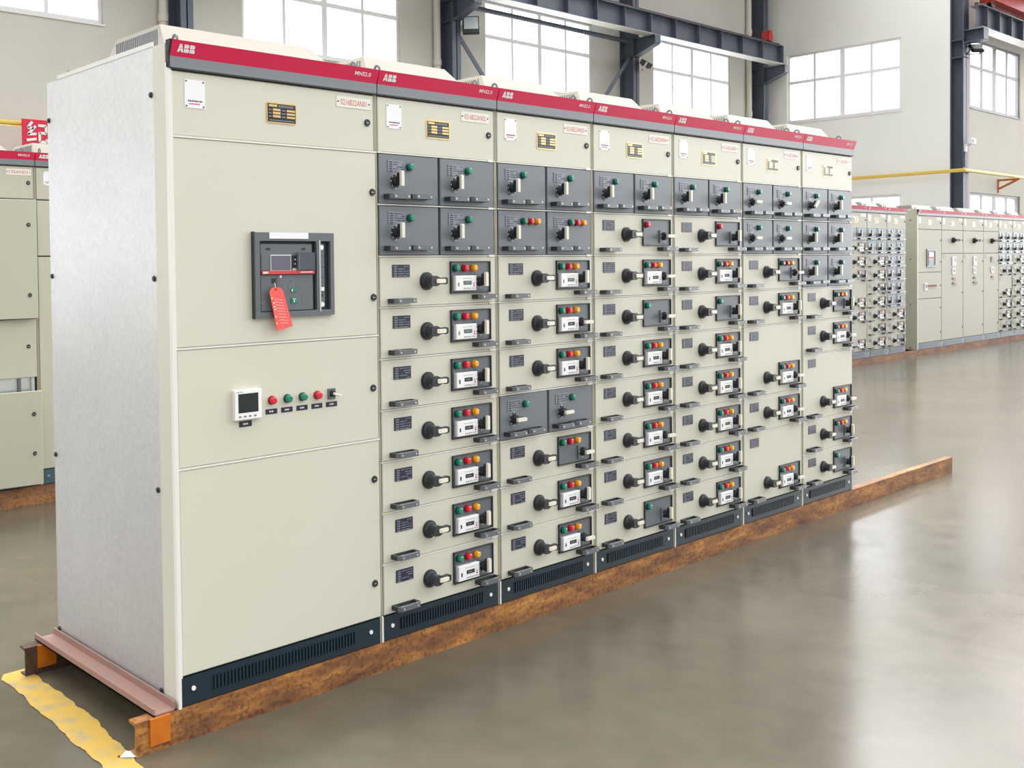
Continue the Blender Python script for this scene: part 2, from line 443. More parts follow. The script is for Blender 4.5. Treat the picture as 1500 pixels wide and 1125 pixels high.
def far_drawer(parent, w, z, rows, lamps='gra', meter=True, sel=90):
    """same drawer for the distant line-ups: fittings too small to be parts except panel and handles"""
    h = .2*rows - .007; x0 = .012; zc = z+.0035; top = z+.2*(rows-1)
    key = ('far', rows)
    if key not in _dm:
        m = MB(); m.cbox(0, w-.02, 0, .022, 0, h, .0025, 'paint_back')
        m.box(.06, .14, -.004, 0, top-zc+.12, top-zc+.168, 'navy')
        for gx in (.04, .51): m.box(gx, gx+.12, -.045, -.03, .017, .034, 'handle_d'); m.box(gx, gx+.012, -.045, 0, .017, .034, 'black'); m.box(gx+.108, gx+.12, -.045, 0, .017, .034, 'black')
        _dm[key] = m.mesh('feeder_drawer')
    d = obj('feeder_drawer', _dm[key], parent, (x0, 0, zc))
    obj('rotary_handle', ROT, d, (.246, 0, z+.1-zc))
    key = ('farp', lamps, meter)
    if key not in _dm:
        m = MB(); m.box(0, .237, -.006, 0, 0, .132, 'panel'); m.box(0, .237, -.01, 0, .128, .132, 'rim'); m.box(.232, .237, -.012, 0, 0, .132, 'rim')
        for i, c in enumerate(lamps):
            c = {'g': 'green', 'r': 'red', 'a': 'amber'}[c]; m.cyl((.03+.05*i, -.006, .104), .017, -.014, 'y', c, 10)
        if meter: m.box(.018, .14, -.024, -.006, .011, .075, 'white'); m.box(.06, .1, -.0245, -.023, .033, .052, 'lcdd')
        _dm[key] = m.mesh('control_panel')
    obj('control_panel', _dm[key], d, (.38, 0, z+.046-zc))
    obj('selector_switch', SEL[sel], d, (.55, -.006, z+.094-zc))
    return d
def far_half(parent, w, z, side, lamps='g', sel=90):
    hw = (w-.037)/2; x0 = .013 if side == 0 else .013+hw+.012; zc = z+.004
    key = ('fh', round(hw, 3), lamps)
    if key not in _dm:
        m = MB(); m.cbox(0, hw, 0, .022, 0, .192, .0025, 'grey')
        m.box(.04, .13, -.004, 0, .123, .17, 'greyplate')
        for i, c in enumerate(lamps): m.cyl((.158+.044*i, 0, .146), .017, -.014, 'y', {'g': 'green', 'r': 'red', 'a': 'amber'}[c], 10)
        for gx in (.022, .142): m.box(gx, gx+.112, -.045, -.03, .022, .04, 'handle'); m.box(gx, gx+.012, -.045, 0, .022, .04, 'black')
        _dm[key] = m.mesh('feeder_drawer')
    d = obj('feeder_drawer', _dm[key], parent, (x0, 0, zc))
    obj('selector_switch', SELG[sel], d, (.082, 0, z+.092-zc))

# ------------------------------------------------------------------ cabinet
H = 2.207
def lock_mesh():
    m = MB(); m.cyl((0,0,0), .014, -.004, 'y', 'black', 16, .013); m.ring((0,-.004,0), .007, .012, -.002, 'y', 'rim', 16); m.box(-.006, .006, -.005, -.003, -.0015, .0015, 'screw')
    return m.mesh('door_lock')
LOCK = lock_mesh()

def sheet_mesh():
    m = MB(); w, h = .078, .094; m.box(0, w, -.0015, 0, 0, h, 'sheet')
    for (x, z) in ((.006,.006),(w-.006,.006),(.006,h-.006),(w-.006,h-.006)): m.cyl((x,-.0015,z), .0028, -.0015, 'y', 'black', 8)
    rn = random.Random(3)
    x = .012
    while x < .064: l = rn.uniform(.003, .008); m.box(x, x+l, -.0019, -.0014, .021, .026, 'printd'); x += l+.002
    x = .016
    while x < .058: l = rn.uniform(.003, .006); m.box(x, x+l, -.0019, -.0014, .012, .016, 'printr'); x += l+.0015
    return m.mesh('document_label')
SHEET = sheet_mesh()
def nameplate_mesh():
    m = MB(); w, h = .132, .074
    m.prism([(.006,0),(w-.006,0),(w,.006),(w,h-.006),(w-.006,h),(.006,h),(0,h-.006),(0,.006)], 'y', -.002, 0, 'brass')
    m.box(.005, w-.005, -.0026, -.0019, .005, h-.005, 'brassd')
    def b(x0, x1, z0, z1, k='brass'): m.box(x0, x1, -.0031, -.0025, z0, z1, k)
    b(.010, .046, .058, .066, 'brass')
    for i in range(7): b(.052+.0095*i, .0595+.0095*i, .057, .065, 'print')
    for r in range(3):
        z = .045-.0115*r
        b(.009, .022, z, z+.004, 'print'); b(.027, .060, z-.001, z+.007); b(.066, .082, z, z+.004, 'print'); b(.088, .124, z-.001, z+.006)
    b(.012, .120, .009, .0125, 'print')
    return m.mesh('rating_plate')
RATING = nameplate_mesh()
_tag = {}
def tag_mesh(s):
    if s not in _tag:
        m = MB(); w, h = .168, .040; m.box(0, w, -.0015, 0, 0, h, 'tagpl')
        for x in (.008, w-.008): m.cyl((x, -.0015, h/2), .0032, -.0015, 'y', 'black', 8)
        add_text(m, s, .02, .009, w-.04, .021, -.0018, 'printr', .0)
        _tag[s] = m.mesh('number_tag')
    return _tag[s]

def door_mesh(x0, x1, z0, z1, k='paint', seam=True):
    m = MB(); m.cbox(x0, x1, 0, .022, z0, z1, .003, k); return m.mesh('door')

def logo_mesh():
    m = MB(); w = .066; h = .025; tilt = -.353
    def poly(pts, ox):
        m.add([(ox+a*w, tilt*b*h, b*h) for a, b in pts], [tuple(range(len(pts)))], 'white')
    # three blocky letters, each split by a thin cross of the strip's own colour
    g = .012
    for (a0) in (0,):
        poly([(-.01,0),(.105,0),(.12,.16),(.158,.16),(.158,.47),(.04,.47)], 0); poly([(.046,.51),(.158,.51),(.158,1),(.10,1)], 0)
        poly([(.168,.16),(.206,.16),(.221,0),(.336,0),(.286,.47),(.168,.47)], 0); poly([(.168,.51),(.28,.51),(.226,1),(.168,1)], 0)
    for bx in (.36, .69):
        poly([(bx,0),(bx+.118,0),(bx+.118,.46),(bx,.46)], 0); poly([(bx,.52),(bx+.118,.52),(bx+.118,1),(bx,1)], 0)
        poly([(bx+.125,0),(bx+.24,0),(bx+.29,.07),(bx+.30,.25),(bx+.28,.4),(bx+.24,.46),(bx+.125,.46)], 0)
        poly([(bx+.125,.52),(bx+.23,.52),(bx+.27,.6),(bx+.28,.78),(bx+.26,.93),(bx+.2,1),(bx+.125,1)], 0)
    return m.mesh('brand_lettering')
LOGO = logo_mesh()
def model_mesh():
    m = MB(); add_text(m, 'MNS2.0', 0, .006, .078, .014, -.0022, 'white', .01, -.353); m.add([(0,.002,.0),(.078,.002,0),(.078,.0015,.0012),(0,.0015,.0012)], [(0,1,2,3)], 'ivory')
    return m.mesh('model_lettering')
MODEL = model_mesh()

def vent_slots(m, x0, x1, k='plinth', back=False):
    x = x0
    while x < x1:
        m.box(x, x+.007, -.0035, .002, .03, .076, k); m.box(x+.007, x+.0085, -.0012, .002, .03, .076, 'plinth_d'); x += .0145

def cabinet(label, x, w, y=0, z=0, zs=1., far=False, group=None, left_side=False, left_cap=False, vent=True, tagtext='', gap_right=.004, right_gap_dark=False):
    t = thing('switchgear_cabinet', label, 'switchgear cabinet', (x, y, z), group, (1, 1, zs) if zs != 1 else None)
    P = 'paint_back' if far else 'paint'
    # carcass
    m = MB()
    m.box(.002, w-.002, .03, .935, .0, H-.006, P)
    m.box(.004, w-.004, .024, .03, .1, 2.118, 'dark')
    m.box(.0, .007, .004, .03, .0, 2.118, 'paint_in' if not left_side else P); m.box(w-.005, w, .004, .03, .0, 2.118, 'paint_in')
    m.box(.0, w, .005, .10, 2.118, H-.004, P)
    m.box(.03, w-.03, .1, .86, H-.006, H+.004, P)
    obj('carcass', m, t)
    if left_side:
        m = MB(); m.box(-.004, .002, .092, .94, .004, H-.004, 'galv' if not far else 'paint_back'); 
        s = obj('side_panel', m, t, label='galvanised side panel' if not far else None)
        sc = MB(); sc.cyl((0,0,0), .010, -.004, 'x', 'rim', 14); sc.cyl((-.004,0,0), .006, -.003, 'x', 'black', 10); sc = sc.mesh('side_screw')
        for (yy, zz) in ((.108,2.045),(.925,2.055),(.925,1.44),(.108,1.43),(.925,.73),(.108,.715),(.925,.03),(.108,.03)):
            obj('side_screw', sc, s, (-.004, yy, zz))
        m = MB(); m.box(-.004, .004, .012, .092, 0, H-.004, P); m.box(-.006, .006, -.006, .010, -.0, H-.07, 'trim'); m.box(-.006,.0,.092,.84,H-.004,H+.012,'trim')
        obj('corner_post', m, t)
    # header strip
    m = MB(); e0, e1 = (.002, w-.001)
    m.prism([(-.010,2.122),(.004,2.122),(.004,2.158),(-.010,2.158)], 'x', e0, e1, 'banner_grey')
    m.prism([(-.010,2.158),(.004,2.158),(.004,2.209),(-.028,2.209)], 'x', e0, e1, 'banner_red')
    m.box(e0, e1, -.008, .004, 2.1175, 2.123, 'rim')
    if left_cap:
        m.prism([(-.010,2.120),(.002,2.120),(.002,2.158),(-.010,2.158)], 'x', -.006, .0015, 'dark'); m.prism([(-.010,2.158),(.002,2.158),(.002,2.210),(-.026,2.210)], 'x', -.006, .0015, 'dark')
    hs = obj('header_strip', m, t)
    obj('brand_lettering', LOGO, hs, (.026, -.0160, 2.1725), 'white lettering')
    obj('model_lettering', MODEL, hs, (w-.115, -.0158, 2.1735), 'white lettering')
    # roof vent
    if vent:
        v0, v1, f0, f1, zt = .035, w-.18 if w > .8 else w-.14, .08, .52, .078
        m = MB(); b0 = H+.002
        vs = [(v0,f0,b0),(v1+.05,f0,b0),(v1+.05,f1,b0),(v0,f1,b0),(v0,f0+.03,b0+zt),(v1-.05,f0+.03,b0+zt),(v1-.03,f1-.1,b0+zt),(v0,f1-.1,b0+zt)]
        m.add(vs, [(0,3,2,1),(4,5,6,7),(0,1,5,4),(1,2,6,5),(2,3,7,6),(3,0,4,7)], 'vent')
        n = 22
        for i in range(n):
            yy = f0+.05+(f1-f0-.15)*i/(n-1); m.box(v0-.002, v0+.001, yy-.003, yy+.003, b0+.008, b0+zt-.014, 'print')
        n = 34
        for i in range(n):
            xx = v0+.04+(v1-v0-.08)*i/(n-1); m.box(xx-.003, xx+.003, f0-.004, f0+.006, b0+.001, b0+.010, 'printd')
        obj('roof_vent', m, t, label='white louvred roof vent')
        e = MB(); e.ring((0,0,.018), .010, .018, .006, 'x', 'handle', 14); e.cyl((.003,0,-.004), .012, .008, 'z', 'screw', 10); e = e.mesh('lifting_eye')
        for ex, ey in ((.06,.06),(.05,.86),(w-.06,.06)): obj('lifting_eye', e, t, (ex, ey, H+.006))
    # plinth
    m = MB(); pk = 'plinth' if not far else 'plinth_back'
    m.box(.010, w-.008, .002, .03, .003, .098, pk); m.box(.002, w-.002, .012, .03, 0, .1, 'dark')
    m.box(.0, .008, .0, .03, .0, .1, 'trim')
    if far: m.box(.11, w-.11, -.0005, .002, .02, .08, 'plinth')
    else: vent_slots(m, w*.15, w*.85)
    for sx in (.055, w-.055): m.cyl((sx, .002, .055), .008, -.004, 'y', 'screw' if far else 'white', 10)
    obj('plinth', m, t)
    # top door
    dz0, dz1 = 1.902, 2.114
    d = obj('door', door_mesh(.010, w-.009, dz0, dz1, P), t)
    obj('door_lock', LOCK, d, (w-.042, 0, 2.008))
    obj('document_label', SHEET, d, (.060 if w > .8 else .055, 0, 1.996), 'white label sheet')
    obj('rating_plate', RATING, d, (w*.433 if w > .8 else .268, 0, 1.972), 'brass rating plate')
    obj('number_tag', tag_mesh(tagtext), d, (w-.192 if w > .8 else w-.207, 0, 2.057), 'pale tag with red number')
    return t

def rowstrip(t, w, zs_):
    m = MB(); m.box(.006, w-.004, -.001, .028, -.0022, .0022, 'trim'); m.box(w-.05, w-.02, -.004, 0, -.0045, .0045, 'trim'); me = m.mesh('edge_strip')  # pale colour stands for light caught along the panels' top edges
    for z in zs_: obj('edge_strip', me, t, (0, 0, z))

G = 'pale drawers and grey half-width drawers in the near line-up'
XS = [0, .901, 1.579, 2.245, 2.910, 3.579, 4.253, 4.916]

# cabinet 1 -- incoming unit
w1 = .899
c1 = cabinet('beige switchgear cabinet with air circuit breaker and galvanised side, nearest in the long row', 0, w1, left_side=True, left_cap=True, tagtext='0216B22AN01')
d2 = obj('door', door_mesh(.010, w1-.002, 1.200, 1.895), c1)
d3 = obj('door', door_mesh(.014, w1-.002, .799, 1.192), c1)
d4 = obj('door', door_mesh(.014, w1-.002, .104, .791), c1)
for d, x, z in ((d2,.878,1.745),(d2,.878,1.343),(d3,.870,.995),(d4,.870,.643),(d4,.866,.240)): obj('door_lock', LOCK, d, (x, 0, z))
m = MB(); m.box(.006, w1, -.002, .026, -.003, .003, 'trim'); me = m.mesh('edge_strip')  # same pale strips, light on the door edges put into the colour
for z in (1.8985, 1.196, .795): obj('edge_strip', me, c1, (0, 0, z))
m = MB(); m.box(.004, .012, -.003, .02, .1, 2.114, 'trim'); obj('edge_strip', m, c1)
# breaker
m = MB(); B = 'breaker'
m.box(.320,.675,-.014,0,1.286,1.306,B); m.box(.320,.675,-.014,0,1.556,1.586,B); m.box(.320,.343,-.014,0,1.306,1.556,B); m.box(.658,.675,-.014,0,1.306,1.556,B)
m.box(.594,.608,-.014,0,1.306,1.556,B); m.box(.604,.611,-.016,0,1.300,1.560,'screw'); m.box(.316,.321,-.016,0,1.284,1.588,'rim')
m.box(.343,.658,-.001,.0,1.306,1.556,'dark')
brk = obj('circuit_breaker', m, c1, label='grey air circuit breaker with red stripe')
m = MB(); y = -.009
m.box(.349,.578,y,0,1.309,1.438,B); m.box(.349,.575,y,0,1.516,1.545,B); m.box(.349,.578,y,0,1.451,1.516,'panel')
m.box(.352,.388,y-.002,y,1.453,1.506,'breaker'); m.box(.374,.390,y-.002,y,1.525,1.531,'dark'); m.box(.530,.545,y-.002,y,1.525,1.531,'dark')
m.box(.393,.413,y-.0004,y+.001,1.406,1.424,'dark'); m.box(.351,.578,y-.0004,y+.001,1.436,1.438,'dark'); m.box(.416,.418,y-.0004,y+.001,1.33,1.436,'rim')
m.box(.527,.557,y-.0008,y,1.333,1.358,'panel'); m.cyl((.434,y,1.430), .005, -.001, 'y', 'white', 10)
m.box(.348,.368,y-.0006,y,1.338,1.342,'print')
for r in range(6):
    for cc in range(5):
        if random.random() < .75: m.box(.432+.013*cc, .441+.013*cc, y-.0006, y, 1.425-.0075*r, 1.428-.0075*r, 'print')
for r in range(8): m.box(.490, .497, y-.0006, y, 1.392+.005*r, 1.394+.005*r, 'print')
obj('breaker_face', m, brk)
m = MB(); m.box(.389,.479,y-.004,y,1.449,1.507,'trim'); m.box(.392,.476,y-.005,y-.003,1.452,1.504,'smoke2'); m.box(.481,.503,y-.004,y,1.455,1.504,'dark'); m.cyl((.496,y-.004,1.490),.0025,-.001,'y','white',8); m.cyl((.496,y-.004,1.474),.0025,-.001,'y','white',8); m.box(.484,.502,y-.005,y,1.449,1.459,'screw')
obj('display_screen', m, brk)
m = MB(); m.box(.508,.580,-.022,y,1.452,1.515,'smoke'); m.box(.506,.508,-.024,y,1.450,1.515,'print')
obj('clear_cover', m, brk, label='smoked clear cover')
m = MB(); m.box(.349,.582,y-.008,y,1.4385,1.4505,'printr'); m.box(.353,.372,y-.0086,y-.008,1.441,1.448,'tagpl'); m.box(.374,.376,y-.0086,y-.008,1.441,1.448,'tagpl')
for i in range(7): m.box(.518+.008*i,.524+.008*i,y-.0086,y-.008,1.442,1.447,'tagpl')
obj('red_stripe', m, brk, label='red stripe')
m = MB(); m.box(.479,.502,y-.003,y,1.374,1.386,'teal'); m.box(.479,.484,y-.0036,y,1.376,1.384,'white')
obj('push_button', m, brk, label='green and white push button')
m = MB(); m.box(.479,.503,y-.003,y,1.333,1.354,'teal'); m.box(.489,.493,y-.0036,y,1.337,1.345,'white'); m.box(.484,.498,y-.0036,y,1.348,1.350,'white')
obj('push_button', m, brk, label='square green push button')
m = MB(); m.box(.610,.635,-.006,0,1.314,1.546,B)
for z in (1.50, 1.46, 1.42): m.box(.610,.635,-.0065,-.005,z,z+.0015,'rim')
m.cyl((.621,-.006,1.533),.009,-.004,'y','white',14); m.cyl((.621,-.006,1.357),.006,-.001,'y','dark',12); m.cyl((.621,-.006,1.325),.009,-.004,'y','white',14); m.box(.611,.632,-.010,-.006,1.371,1.392,'rim'); m.box(.614,.629,-.012,-.006,1.374,1.389,'trim')
obj('button_strip', m, brk)
m = MB(); m.box(.384,.556,-.0155,-.013,1.564,1.586,'sheet'); obj('blank_label', m, brk, label='blank white label')
# red tag hanging from the breaker
m = MB(); pts = [(.372,1.375),(.378,1.386),(.392,1.3925),(.412,1.3925),(.424,1.387),(.432,1.377),(.472,1.253),(.404,1.2385)]
m.prism(pts, 'y', -.027, -.025, 'tagred')
for (a, b) in ((.380,1.352),(.387,1.334),(.390,1.322),(.393,1.312),(.396,1.286),(.399,1.262)): m.box(a, a+.006, -.0276, -.0268, b, b+.005, 'tagpl')
for i in range(9):
    zz = 1.350-.0105*i; xx = .392+.0034*i
    for q in range(4): m.box(xx+.009*q, xx+.0065+.009*q, -.0274, -.0268, zz-.001*q, zz+.0016-.001*q, 'tagpl')
m.ring((.400, -.0272, 1.385), .0022, .0045, -.0006, 'y', 'redd', 10)
m.tube([(.400,-.026,1.385),(.403,-.020,1.398),(.405,-.012,1.408)], .0012, 'tagpl', 6)
rt = obj('warning_tag', m); tag(rt, 'coral red paper tag hanging on the air circuit breaker', 'tag')
# panel meter and pilot row on door 3
m = MB(); m.cbox(.228,.340,-.016,0,.937,1.040,.002,'white'); m.box(.242,.325,-.0166,-.015,.962,1.028,'lcdd')
for i in range(4): m.box(.243+.021*i,.253+.021*i,-.0168,-.015,.946,.952,'print')
m.box(.236,.262,-.0166,-.015,1.033,1.035,'print')
obj('panel_meter', m, d3, label='white square meter with black screen')
def capt(x0, x1, z0, z1, word):
    m = MB(); m.box(x0, x1, -.0015, 0, z0, z1, 'navy'); k = (x1-x0)
    for i in range(word): m.box(x0+k*(.3+.4*i/word), x0+k*(.3+.4*(i+.7)/word), -.002, -.0014, z0+(z1-z0)*.35, z0+(z1-z0)*.65, 'tagpl')
    obj('caption_plate', m, d3, label='small black caption plate')
capt(.254,.306,.911,.931,6)
for i, (c, wd) in enumerate((('red',2),('green',3),('green',4),('red',3))):
    x = .392+.068*i
    obj('pilot_lamp' if i < 2 else 'push_button', LAMP[c], d3, (x, 0, .993), LNAME[c]+' pilot light')
    capt(x-.026, x+.024, .944, .962, wd)
obj('selector_switch', selector_mesh(-15), d3, (.664, 0, .993)).scale = (.62, .75, .62)
capt(.638,.690,.944,.962,7)

# feeder cabinets
def feeder(i, label, spec, tagtext, far=False):
    w = XS[i+1]-XS[i]-.003
    t = cabinet(label, XS[i], w, tagtext=tagtext)
    z = 1.9; strips = [1.9]
    for s in spec:
        rows = s.get('rows', 1); z -= .2*rows
        if s['t'] == 'G':
            half_drawer(t, w, z, 0, s.get('l', 'g'), s.get('s', (90, 90))[0]); half_drawer(t, w, z, 1, s.get('l', 'g'), s.get('s', (90, 90))[1])
        else:
            full_drawer(t, w, z, rows, s.get('l', 'gra'), s.get('m', True), s.get('s', 90), s.get('gr', False))
        if z > .15: strips.append(z)
    rowstrip(t, w, strips)
    return t
g = lambda **k: dict(t='G', **k)
f = lambda **k: dict(t='F', **k)
feeder(1, 'beige switchgear cabinet with four grey drawers on top, just right of the breaker cabinet',
       [g(), g(), f(gr=1), f(gr=1), f(), f(), f(), f(), f()], '0216B22AN02')
feeder(2, 'beige switchgear cabinet with two grey drawers in the middle among pale ones',
       [g(), g(l='gra'), f(gr=1), f(s=0), f(), g(s=(0, 0)), f(m=False, s=0), f(), f(s=0)], '0216B22AN03')
feeder(3, 'beige switchgear cabinet with a single-lamp pale drawer at bottom, fourth from the near end',
       [g(), f(m=False, l='r', s=0), f(s=0), f(m=False, l='g', s=0), f(), f(), f(s=0), f(), f(m=False, l='g')], '0216B22AN04')
feeder(4, 'beige switchgear cabinet with six metered drawers, fifth from the near end',
       [g(), f(m=False, l='r'), f(), f(m=False, l='g'), f(), f(), f(), f(), f()], '0216B22AN05')
feeder(5, 'beige switchgear cabinet with two double-height drawers, last but one in the near row',
       [g(s=(0, 0)), g(s=(0, 0)), f(m=False, s=0), f(), f(rows=2, s=0), f(s=0), f(rows=2, s=0)], '0216B22AN06')
feeder(6, 'beige switchgear cabinet with six grey drawers, far end of the near row',
       [g(s=(45, 90)), g(), g(), f(m=False), f(s=0), f(rows=2, s=0), f(m=False), f(m=False, l='g')], '0216B22AN07')

# ------------------------------------------------------------------ rails under the near row
FZ = -.112
def channel(name, x0, x1, y, k, label, cat='steel rail', ztop=-.001, flip=1, grp=None, zb=FZ):
    m = MB(); d = .048*flip
    m.prism([(y,zb),(y+d,zb),(y+d,zb+.008),(y+.006*flip,zb+.012),(y+.006*flip,ztop-.012),(y+d,ztop-.008),(y+d,ztop),(y,ztop)], 'x', x0, x1, k)
    o = obj(name, m); return tag(o, label, cat, grp)
channel('steel_rail', -.165, 6.516, -.004, 'rust', 'rusty orange steel channel rail under the fronts of the near cabinets')
channel('steel_rail', -.165, 6.2, .885, 'rust_d', 'dark brown rusty steel rail under the back of the near cabinets')
m = MB(); xa, xb = -.098, -.014
m.box(xa, xb, .0, .95, .0005, .006, 'pink'); m.box(xa, xa+.006, .0, .95, .0005, .026, 'pink'); m.box(xb-.006, xb, .0, .95, .0005, .030, 'pink')
cc = obj('cross_channel', m); tag(cc, 'reddish primed steel channel lying across both rails beside the galvanised side', 'steel channel')
for yy, lb in ((-.012, 'orange painted steel clip on the front rail at its near end'), (.877, 'orange painted steel clip on the back rail end')):
    m = MB(); m.box(-.116, -.042, yy, yy+.0075, -.088, .0, 'primer'); m.box(-.116, -.100, yy, yy+.03, -.001, .004, 'primer') if False else None
    o = obj('steel_clip', m); tag(o, lb, 'steel clip')
# yellow floor line
m = MB(); rn = random.Random(5); L_, R_ = [], []
N_ = 160
for i in range(N_+1):
    y = .965 - 2.6*i/N_
    xl = -.238 - .040*min(1, (0.965-y)/1.0) + rn.uniform(-.002, .002) + .004*math.sin(y*19) + .003*math.sin(y*47) - (.0 if y < .93 else -.015*(y-.93)/.035); xr = -.130 - .10*max(0, (.42-y)) + rn.uniform(-.002, .002) + .003*math.sin(y*23) + .003*math.sin(y*61)
    if i < 3: xl += .0; 
    L_.append((xl, y)); R_.append((max(xr, xl+.075), y))
R_ = [(a if b < .93 else a+.0, b) for a, b in R_]
vs = [(a, b, -.1095) for a, b in L_] + [(a, b, -.1095) for a, b in R_]
m.add(vs, [(i, i+1, N_+2+i, N_+1+i) for i in range(N_)], 'yellow')
tag(obj('floor_marking', m), 'worn yellow painted line on the floor at the near end of the rails', 'floor marking')
m = MB(); m.add([(-.205,.03,-.108),(-.175,.045,-.100),(-.150,.02,-.106),(-.16,-.005,-.108),(-.19,.005,-.103)], [(0,1,2,3,4)], 'scrap'); m.add([(-.205,.03,-.1085),(-.175,.045,-.1085),(-.150,.02,-.1085),(-.16,-.005,-.1085),(-.19,.005,-.1085)], [(4,3,2,1,0)], 'scrap')
tag(obj('paper_scrap', m), 'small crumpled white scrap by the near end of the front rail', 'scrap')
m = MB(); m.cyl((-.205,.037,-.1095), .005, .005, 'z', 'rust_d', 7, .003); tag(obj('pebble', m), 'tiny brown bit of grit on the yellow line', 'grit')

# ------------------------------------------------------------------ distant row, right
YA = 4.03; ZA = -.022; SA = 1.042
GA = 'distant cabinets seen beyond the near row'
def farcab(label, x0, x1, tagtext, y=YA, z=ZA, zs=SA, **k):
    return cabinet(label, x0, x1-x0-.003, y, z, zs, True, k.pop('group', GA), tagtext=tagtext, **k)
def farspec(t, w, spec):
    z = 1.9; st = [1.9]
    for s in spec:
        rows = s.get('rows', 1); z -= .2*rows
        if s['t'] == 'G':
            far_half(t, w, z, 0, s.get('l', 'g'), s.get('s', (90, 90))[0]); far_half(t, w, z, 1, s.get('l', 'g'), s.get('s', (90, 90))[1])
        else: far_drawer(t, w, z, rows, s.get('l', 'gra'), s.get('m', True), s.get('s', 90))
        if z > .15: st.append(z)
    rowstrip(t, w, st)
a1 = farcab('distant cabinet with two double-height drawers, half hidden behind the near row', 13.655, 14.350, 'AN11')
farspec(a1, .692, [g(), f(s=0), f(), f(m=False, l='r'), f(rows=2), f(), f(rows=2)])
a2 = farcab('distant cabinet with four grey drawers above seven pale ones, in the short row', 14.350, 15.043, 'AN12')
farspec(a2, .690, [g(), g(), f(s=0), f(), f(m=False), f(), f(), f(m=False), f()])
a3 = farcab('distant cabinet with twelve grey drawers at the right end of the short row', 15.043, 15.750, 'AN13')
farspec(a3, .704, [g(s=(0, 0)), g(s=(0, 0)), g(s=(0, 0)), g(l='gr'), g(l='gr'), g(), f(), f(), f(m=False, l='')])
b1 = farcab('distant cabinet with air circuit breaker and blank side, first of the long far row', 16.20, 17.19, 'AN21', left_side=True, left_cap=True)
wB = .987
dd = [obj('door', door_mesh(.012, wB-.01, a, b, 'paint_back'), b1) for a, b in ((1.222,1.895),(.802,1.214),(.104,.794))]
for d, z in ((dd[0],1.73),(dd[0],1.38),(dd[1],1.0),(dd[2],.64),(dd[2],.24)): obj('door_lock', LOCK, d, (wB-.045, 0, z))
m = MB(); m.box(.36,.71,-.014,0,1.30,1.59,B); m.box(.385,.63,-.0146,-.013,1.325,1.56,'dark'); m.box(.395,.61,-.018,-.012,1.33,1.55,'breaker'); m.box(.395,.615,-.022,-.012,1.44,1.456,'printr'); m.box(.42,.6,-.021,-.012,1.47,1.53,'smoke'); m.box(.42,.59,-.02,-.012,1.35,1.42,'panel'); m.box(.645,.69,-.0146,-.013,1.325,1.56,'dark')
obj('circuit_breaker', m, b1)
m = MB(); m.box(.27,.38,-.016,0,.935,1.045,'white'); m.box(.285,.365,-.0166,-.015,.962,1.03,'lcdd'); obj('panel_meter', m, dd[1])
for i, c in enumerate(('red','red','green','green','red')):
    obj('pilot_lamp', LAMP[c], dd[1], (.44+.075*i, 0, 1.0), LNAME[c]+' pilot light')
m = MB()
for i in range(5): m.box(.415+.075*i, .465+.075*i, -.0015, 0, .945, .965, 'navy')
obj('caption_plate', m, dd[1])
def capcab(label, x0, x1, tagtext, kind):
    t = farcab(label, x0, x1, tagtext); w = x1-x0-.003
    da = obj('door', door_mesh(.010, w-.008, 1.520, 1.895, 'paint_back'), t); db = obj('door', door_mesh(.010, w-.008, .104, 1.512, 'paint_back'), t)
    hx = w*.50
    m = MB(); m.cyl((0,0,0), .045, -.05, 'y', 'black', 16); m.box(-.02,.15,-.07,-.045,-.02,.02,'rail_top'); obj('rotary_handle', m, da, (hx, 0, 1.735))
    obj('door_lock', LOCK, da, (w-.04, 0, 1.735))
    for z in (1.38, .86, .28): obj('door_lock', LOCK, db, (w-.04, 0, z))
    m = MB(); m.box(.08,.16,-.003,0,1.44,1.49,'navy'); obj('name_plate', m, db)
    x = w*.47
    if kind < 2:
        m = MB(); m.box(x,x+.15,-.012,0,1.31,1.46,'screw'); m.box(x+.07,x+.14,-.014,-.01,1.37,1.45,'panel'); m.box(x+.07,x+.14,-.016,-.01,1.315,1.36,'white'); obj('control_panel', m, db)
    else:
        m = MB(); m.box(x,x+.13,-.012,0,1.36,1.46,'panel'); m.box(x+.02,x+.11,-.014,-.01,1.38,1.44,'print'); obj('control_panel', m, db)
    m = MB(); m.box(x,x+.11,-.016,0,1.175,1.275,'white'); m.box(x+.02,x+.095,-.0166,-.015,1.20,1.26,'lcdd'); obj('panel_meter', m, db)
    m = MB(); m.box(x+.04,x+.075,-.002,0,1.14,1.155,'navy')
    rows = [(1.10, 3), (1.02, 4)] if kind < 2 else [(1.10, 3)]
    for z, n in rows: m.box(x, x+.05*n, -.002, 0, z-.05, z-.038, 'print')
    obj('caption_plate', m, db)
    for r, (z, n) in enumerate(rows):
        for i in range(n):
            c = ('red','green','red','amber')[(i+r) % 4] if kind != 1 else ('green','green','red','green')[(i) % 4]
            obj('pilot_lamp', LAMP[c], db, (x+.02+.048*i, 0, z), LNAME[c]+' pilot light')
    return t
capcab('distant tall-doored cabinet with dark handle and white card, right of the far breaker cabinet', 17.19, 18.135, 'AN22', 0)
capcab('distant tall-doored cabinet with dark handle, middle one of three alike', 18.135, 19.095, 'AN23', 1)
capcab('narrower distant tall-doored cabinet with dark handle, beside the grey drawers', 19.095, 19.845, 'AN24', 2)
b5 = farcab('distant cabinet with three rows of grey drawers, right of the tall-doored cabinets', 19.845, 20.577, 'AN25')
farspec(b5, .729, [g(), g(), g(), f(m=False, l=''), f(rows=2), f(), f(), f(m=False, l='')])
b6 = farcab('distant cabinet with two rows of grey drawers, cut by the right edge', 20.577, 21.31, 'AN26')
farspec(b6, .730, [g(), g(), f(), f(), f(), f(), f(), f(), f()])
